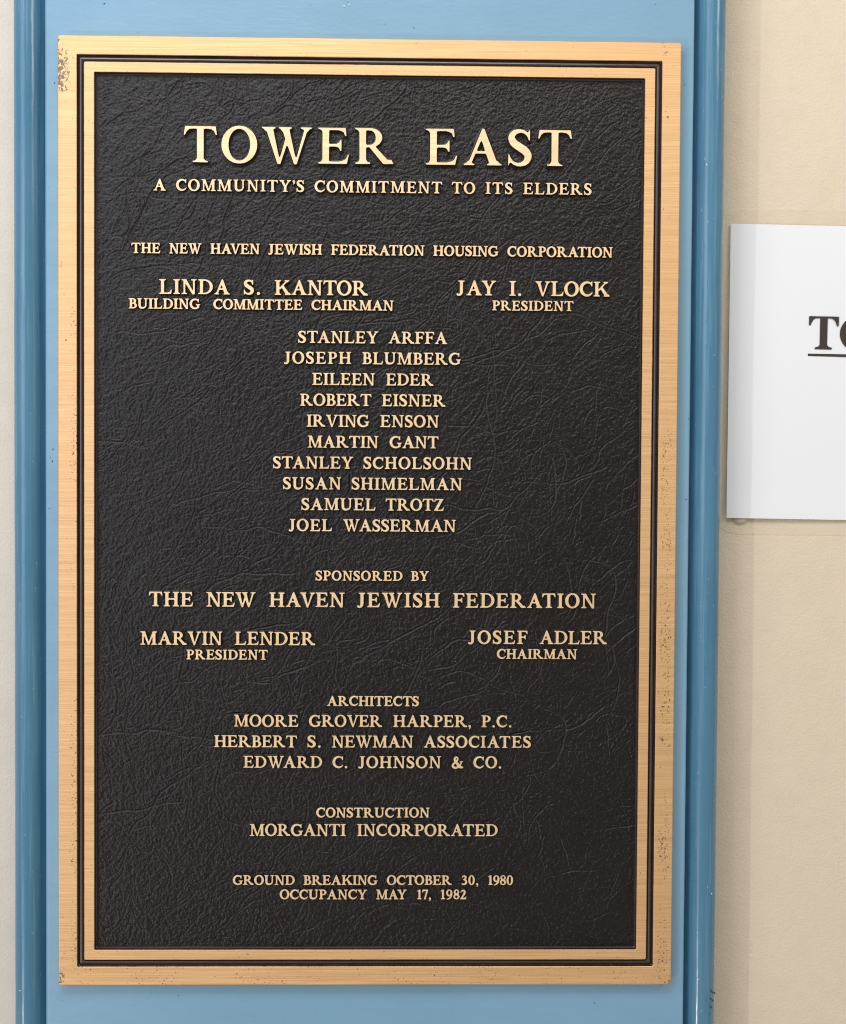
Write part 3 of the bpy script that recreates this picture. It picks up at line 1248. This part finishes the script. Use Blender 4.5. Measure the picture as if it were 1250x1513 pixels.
edge_loop = [i for i in range(nx + 1)] + [j * (nx + 1) + nx for j in range(1, ny + 1)] + \
            [ny * (nx + 1) + i for i in range(nx - 1, -1, -1)] + [j * (nx + 1) for j in range(ny - 1, 0, -1)]
for k in range(len(edge_loop)):
    a, b = edge_loop[k], edge_loop[(k + 1) % len(edge_loop)]
    F.append((a, a + n1, b + n1, b))
sheet_me = mesh("sheet", V, F)
sheet = new_obj("sheet", sheet_me, notice, [M['paper']], True)
for pg in list(sheet_me.polygons)[2 * nx * ny:]:
    pg.use_smooth = False
sheet_me.set_sharp_from_angle(angle=math.radians(35))


def paper_z(x, y):
    u, v = x / PWd, y / PHt
    return 0.0013 * math.exp(-((u / 0.30) ** 2)) * (0.4 + 0.6 * (1 - v)) + 0.0006 * math.exp(-((v / 0.06) ** 2)) \
        + 0.0007 * math.sin(u * 5.1 + 0.8) * math.sin(v * 3.1 + 0.4) + 0.0003


# printed heading: T, O and their underline, flat ink 0.1 mm proud of the sheet
def ink_glyph(name, field, x, y, w, h):
    loops = [simplify(l, 0.003) for l in contours(blur(field, 0.7), 0.0)]
    xs = np.concatenate([l[:, 0] for l in loops])
    for l in loops:
        l[:, 0] -= xs.min()
    sx = w / (xs.max() - xs.min())
    me = curve_mesh(name, loops, 0.01, 0.0, 0, 1.0)
    strip_back(me)
    me.materials.clear()
    z = paper_z(x, y)
    o = new_obj(name, me, notice, [M['ink']])
    o.location = (x, y, z - 0.0001)
    o.scale = (sx, h, 0.0002)
    o.rotation_euler = (0, 0, ang)
    return o


bold_T = U(BX(.345, .575, 0, 1), BX(.10, .82, .945, 1),
           P((.0, 1), (.0, .72), (.05, .72), (.085, .81), (.13, .89), (.19, .935), (.26, .945), (.26, 1)),
           P((.92, 1), (.92, .71), (.87, .71), (.835, .81), (.79, .89), (.73, .935), (.66, .945), (.66, 1)),
           P((.195, 0), (.725, 0), (.725, .055), (.62, .085), (.575, .13), (.345, .13), (.30, .085), (.195, .055)))
bold_O = SUB(EL(.52, .5, .52, .525), EL(.52, .5, .27, .475))
ink_glyph("letter", bold_T, 0.06225, 0.1311, 0.0232, 0.0255)
ink_glyph("letter", bold_O, 0.0866, 0.1306, 0.0270, 0.0255)
um = box_mesh("underline", 0, 0.0525, 0, 0.0020, 0, 0.0003)
u = new_obj("underline", um, notice, [M['ink']])
u.location = (0.0620, 0.1257, paper_z(0.08, 0.1257) - 0.0002)
u.rotation_euler = (0, 0, ang)

# putty tab and a tag of tape that peep out under the notice
V, F = [], []
n = 20
for k in range(n):
    a = 2 * math.pi * k / n
    V.append((0.0115 + 0.0060 * math.cos(a), 0.0002 + 0.0050 * math.sin(a), -0.0016))
for k in range(n):
    a = 2 * math.pi * k / n
    V.append((0.0115 + 0.0056 * math.cos(a), 0.0002 + 0.0047 * math.sin(a), 0.0002))
V.append((0.0115, 0.0005, 0.0003))
F = [(k, (k + 1) % n, n + (k + 1) % n, n + k) for k in range(n)] + [(n + k, n + (k + 1) % n, 2 * n) for k in range(n)]
new_obj("adhesive_tab", mesh("adhesive_tab", V, F), notice, [M['putty']], True)
tp = new_obj("tape_end", box_mesh("tape_end", 0.047, 0.058, -0.0022, 0.006, -0.0014, -0.0012), notice, [M['putty']])

bpy.context.view_layer.update()
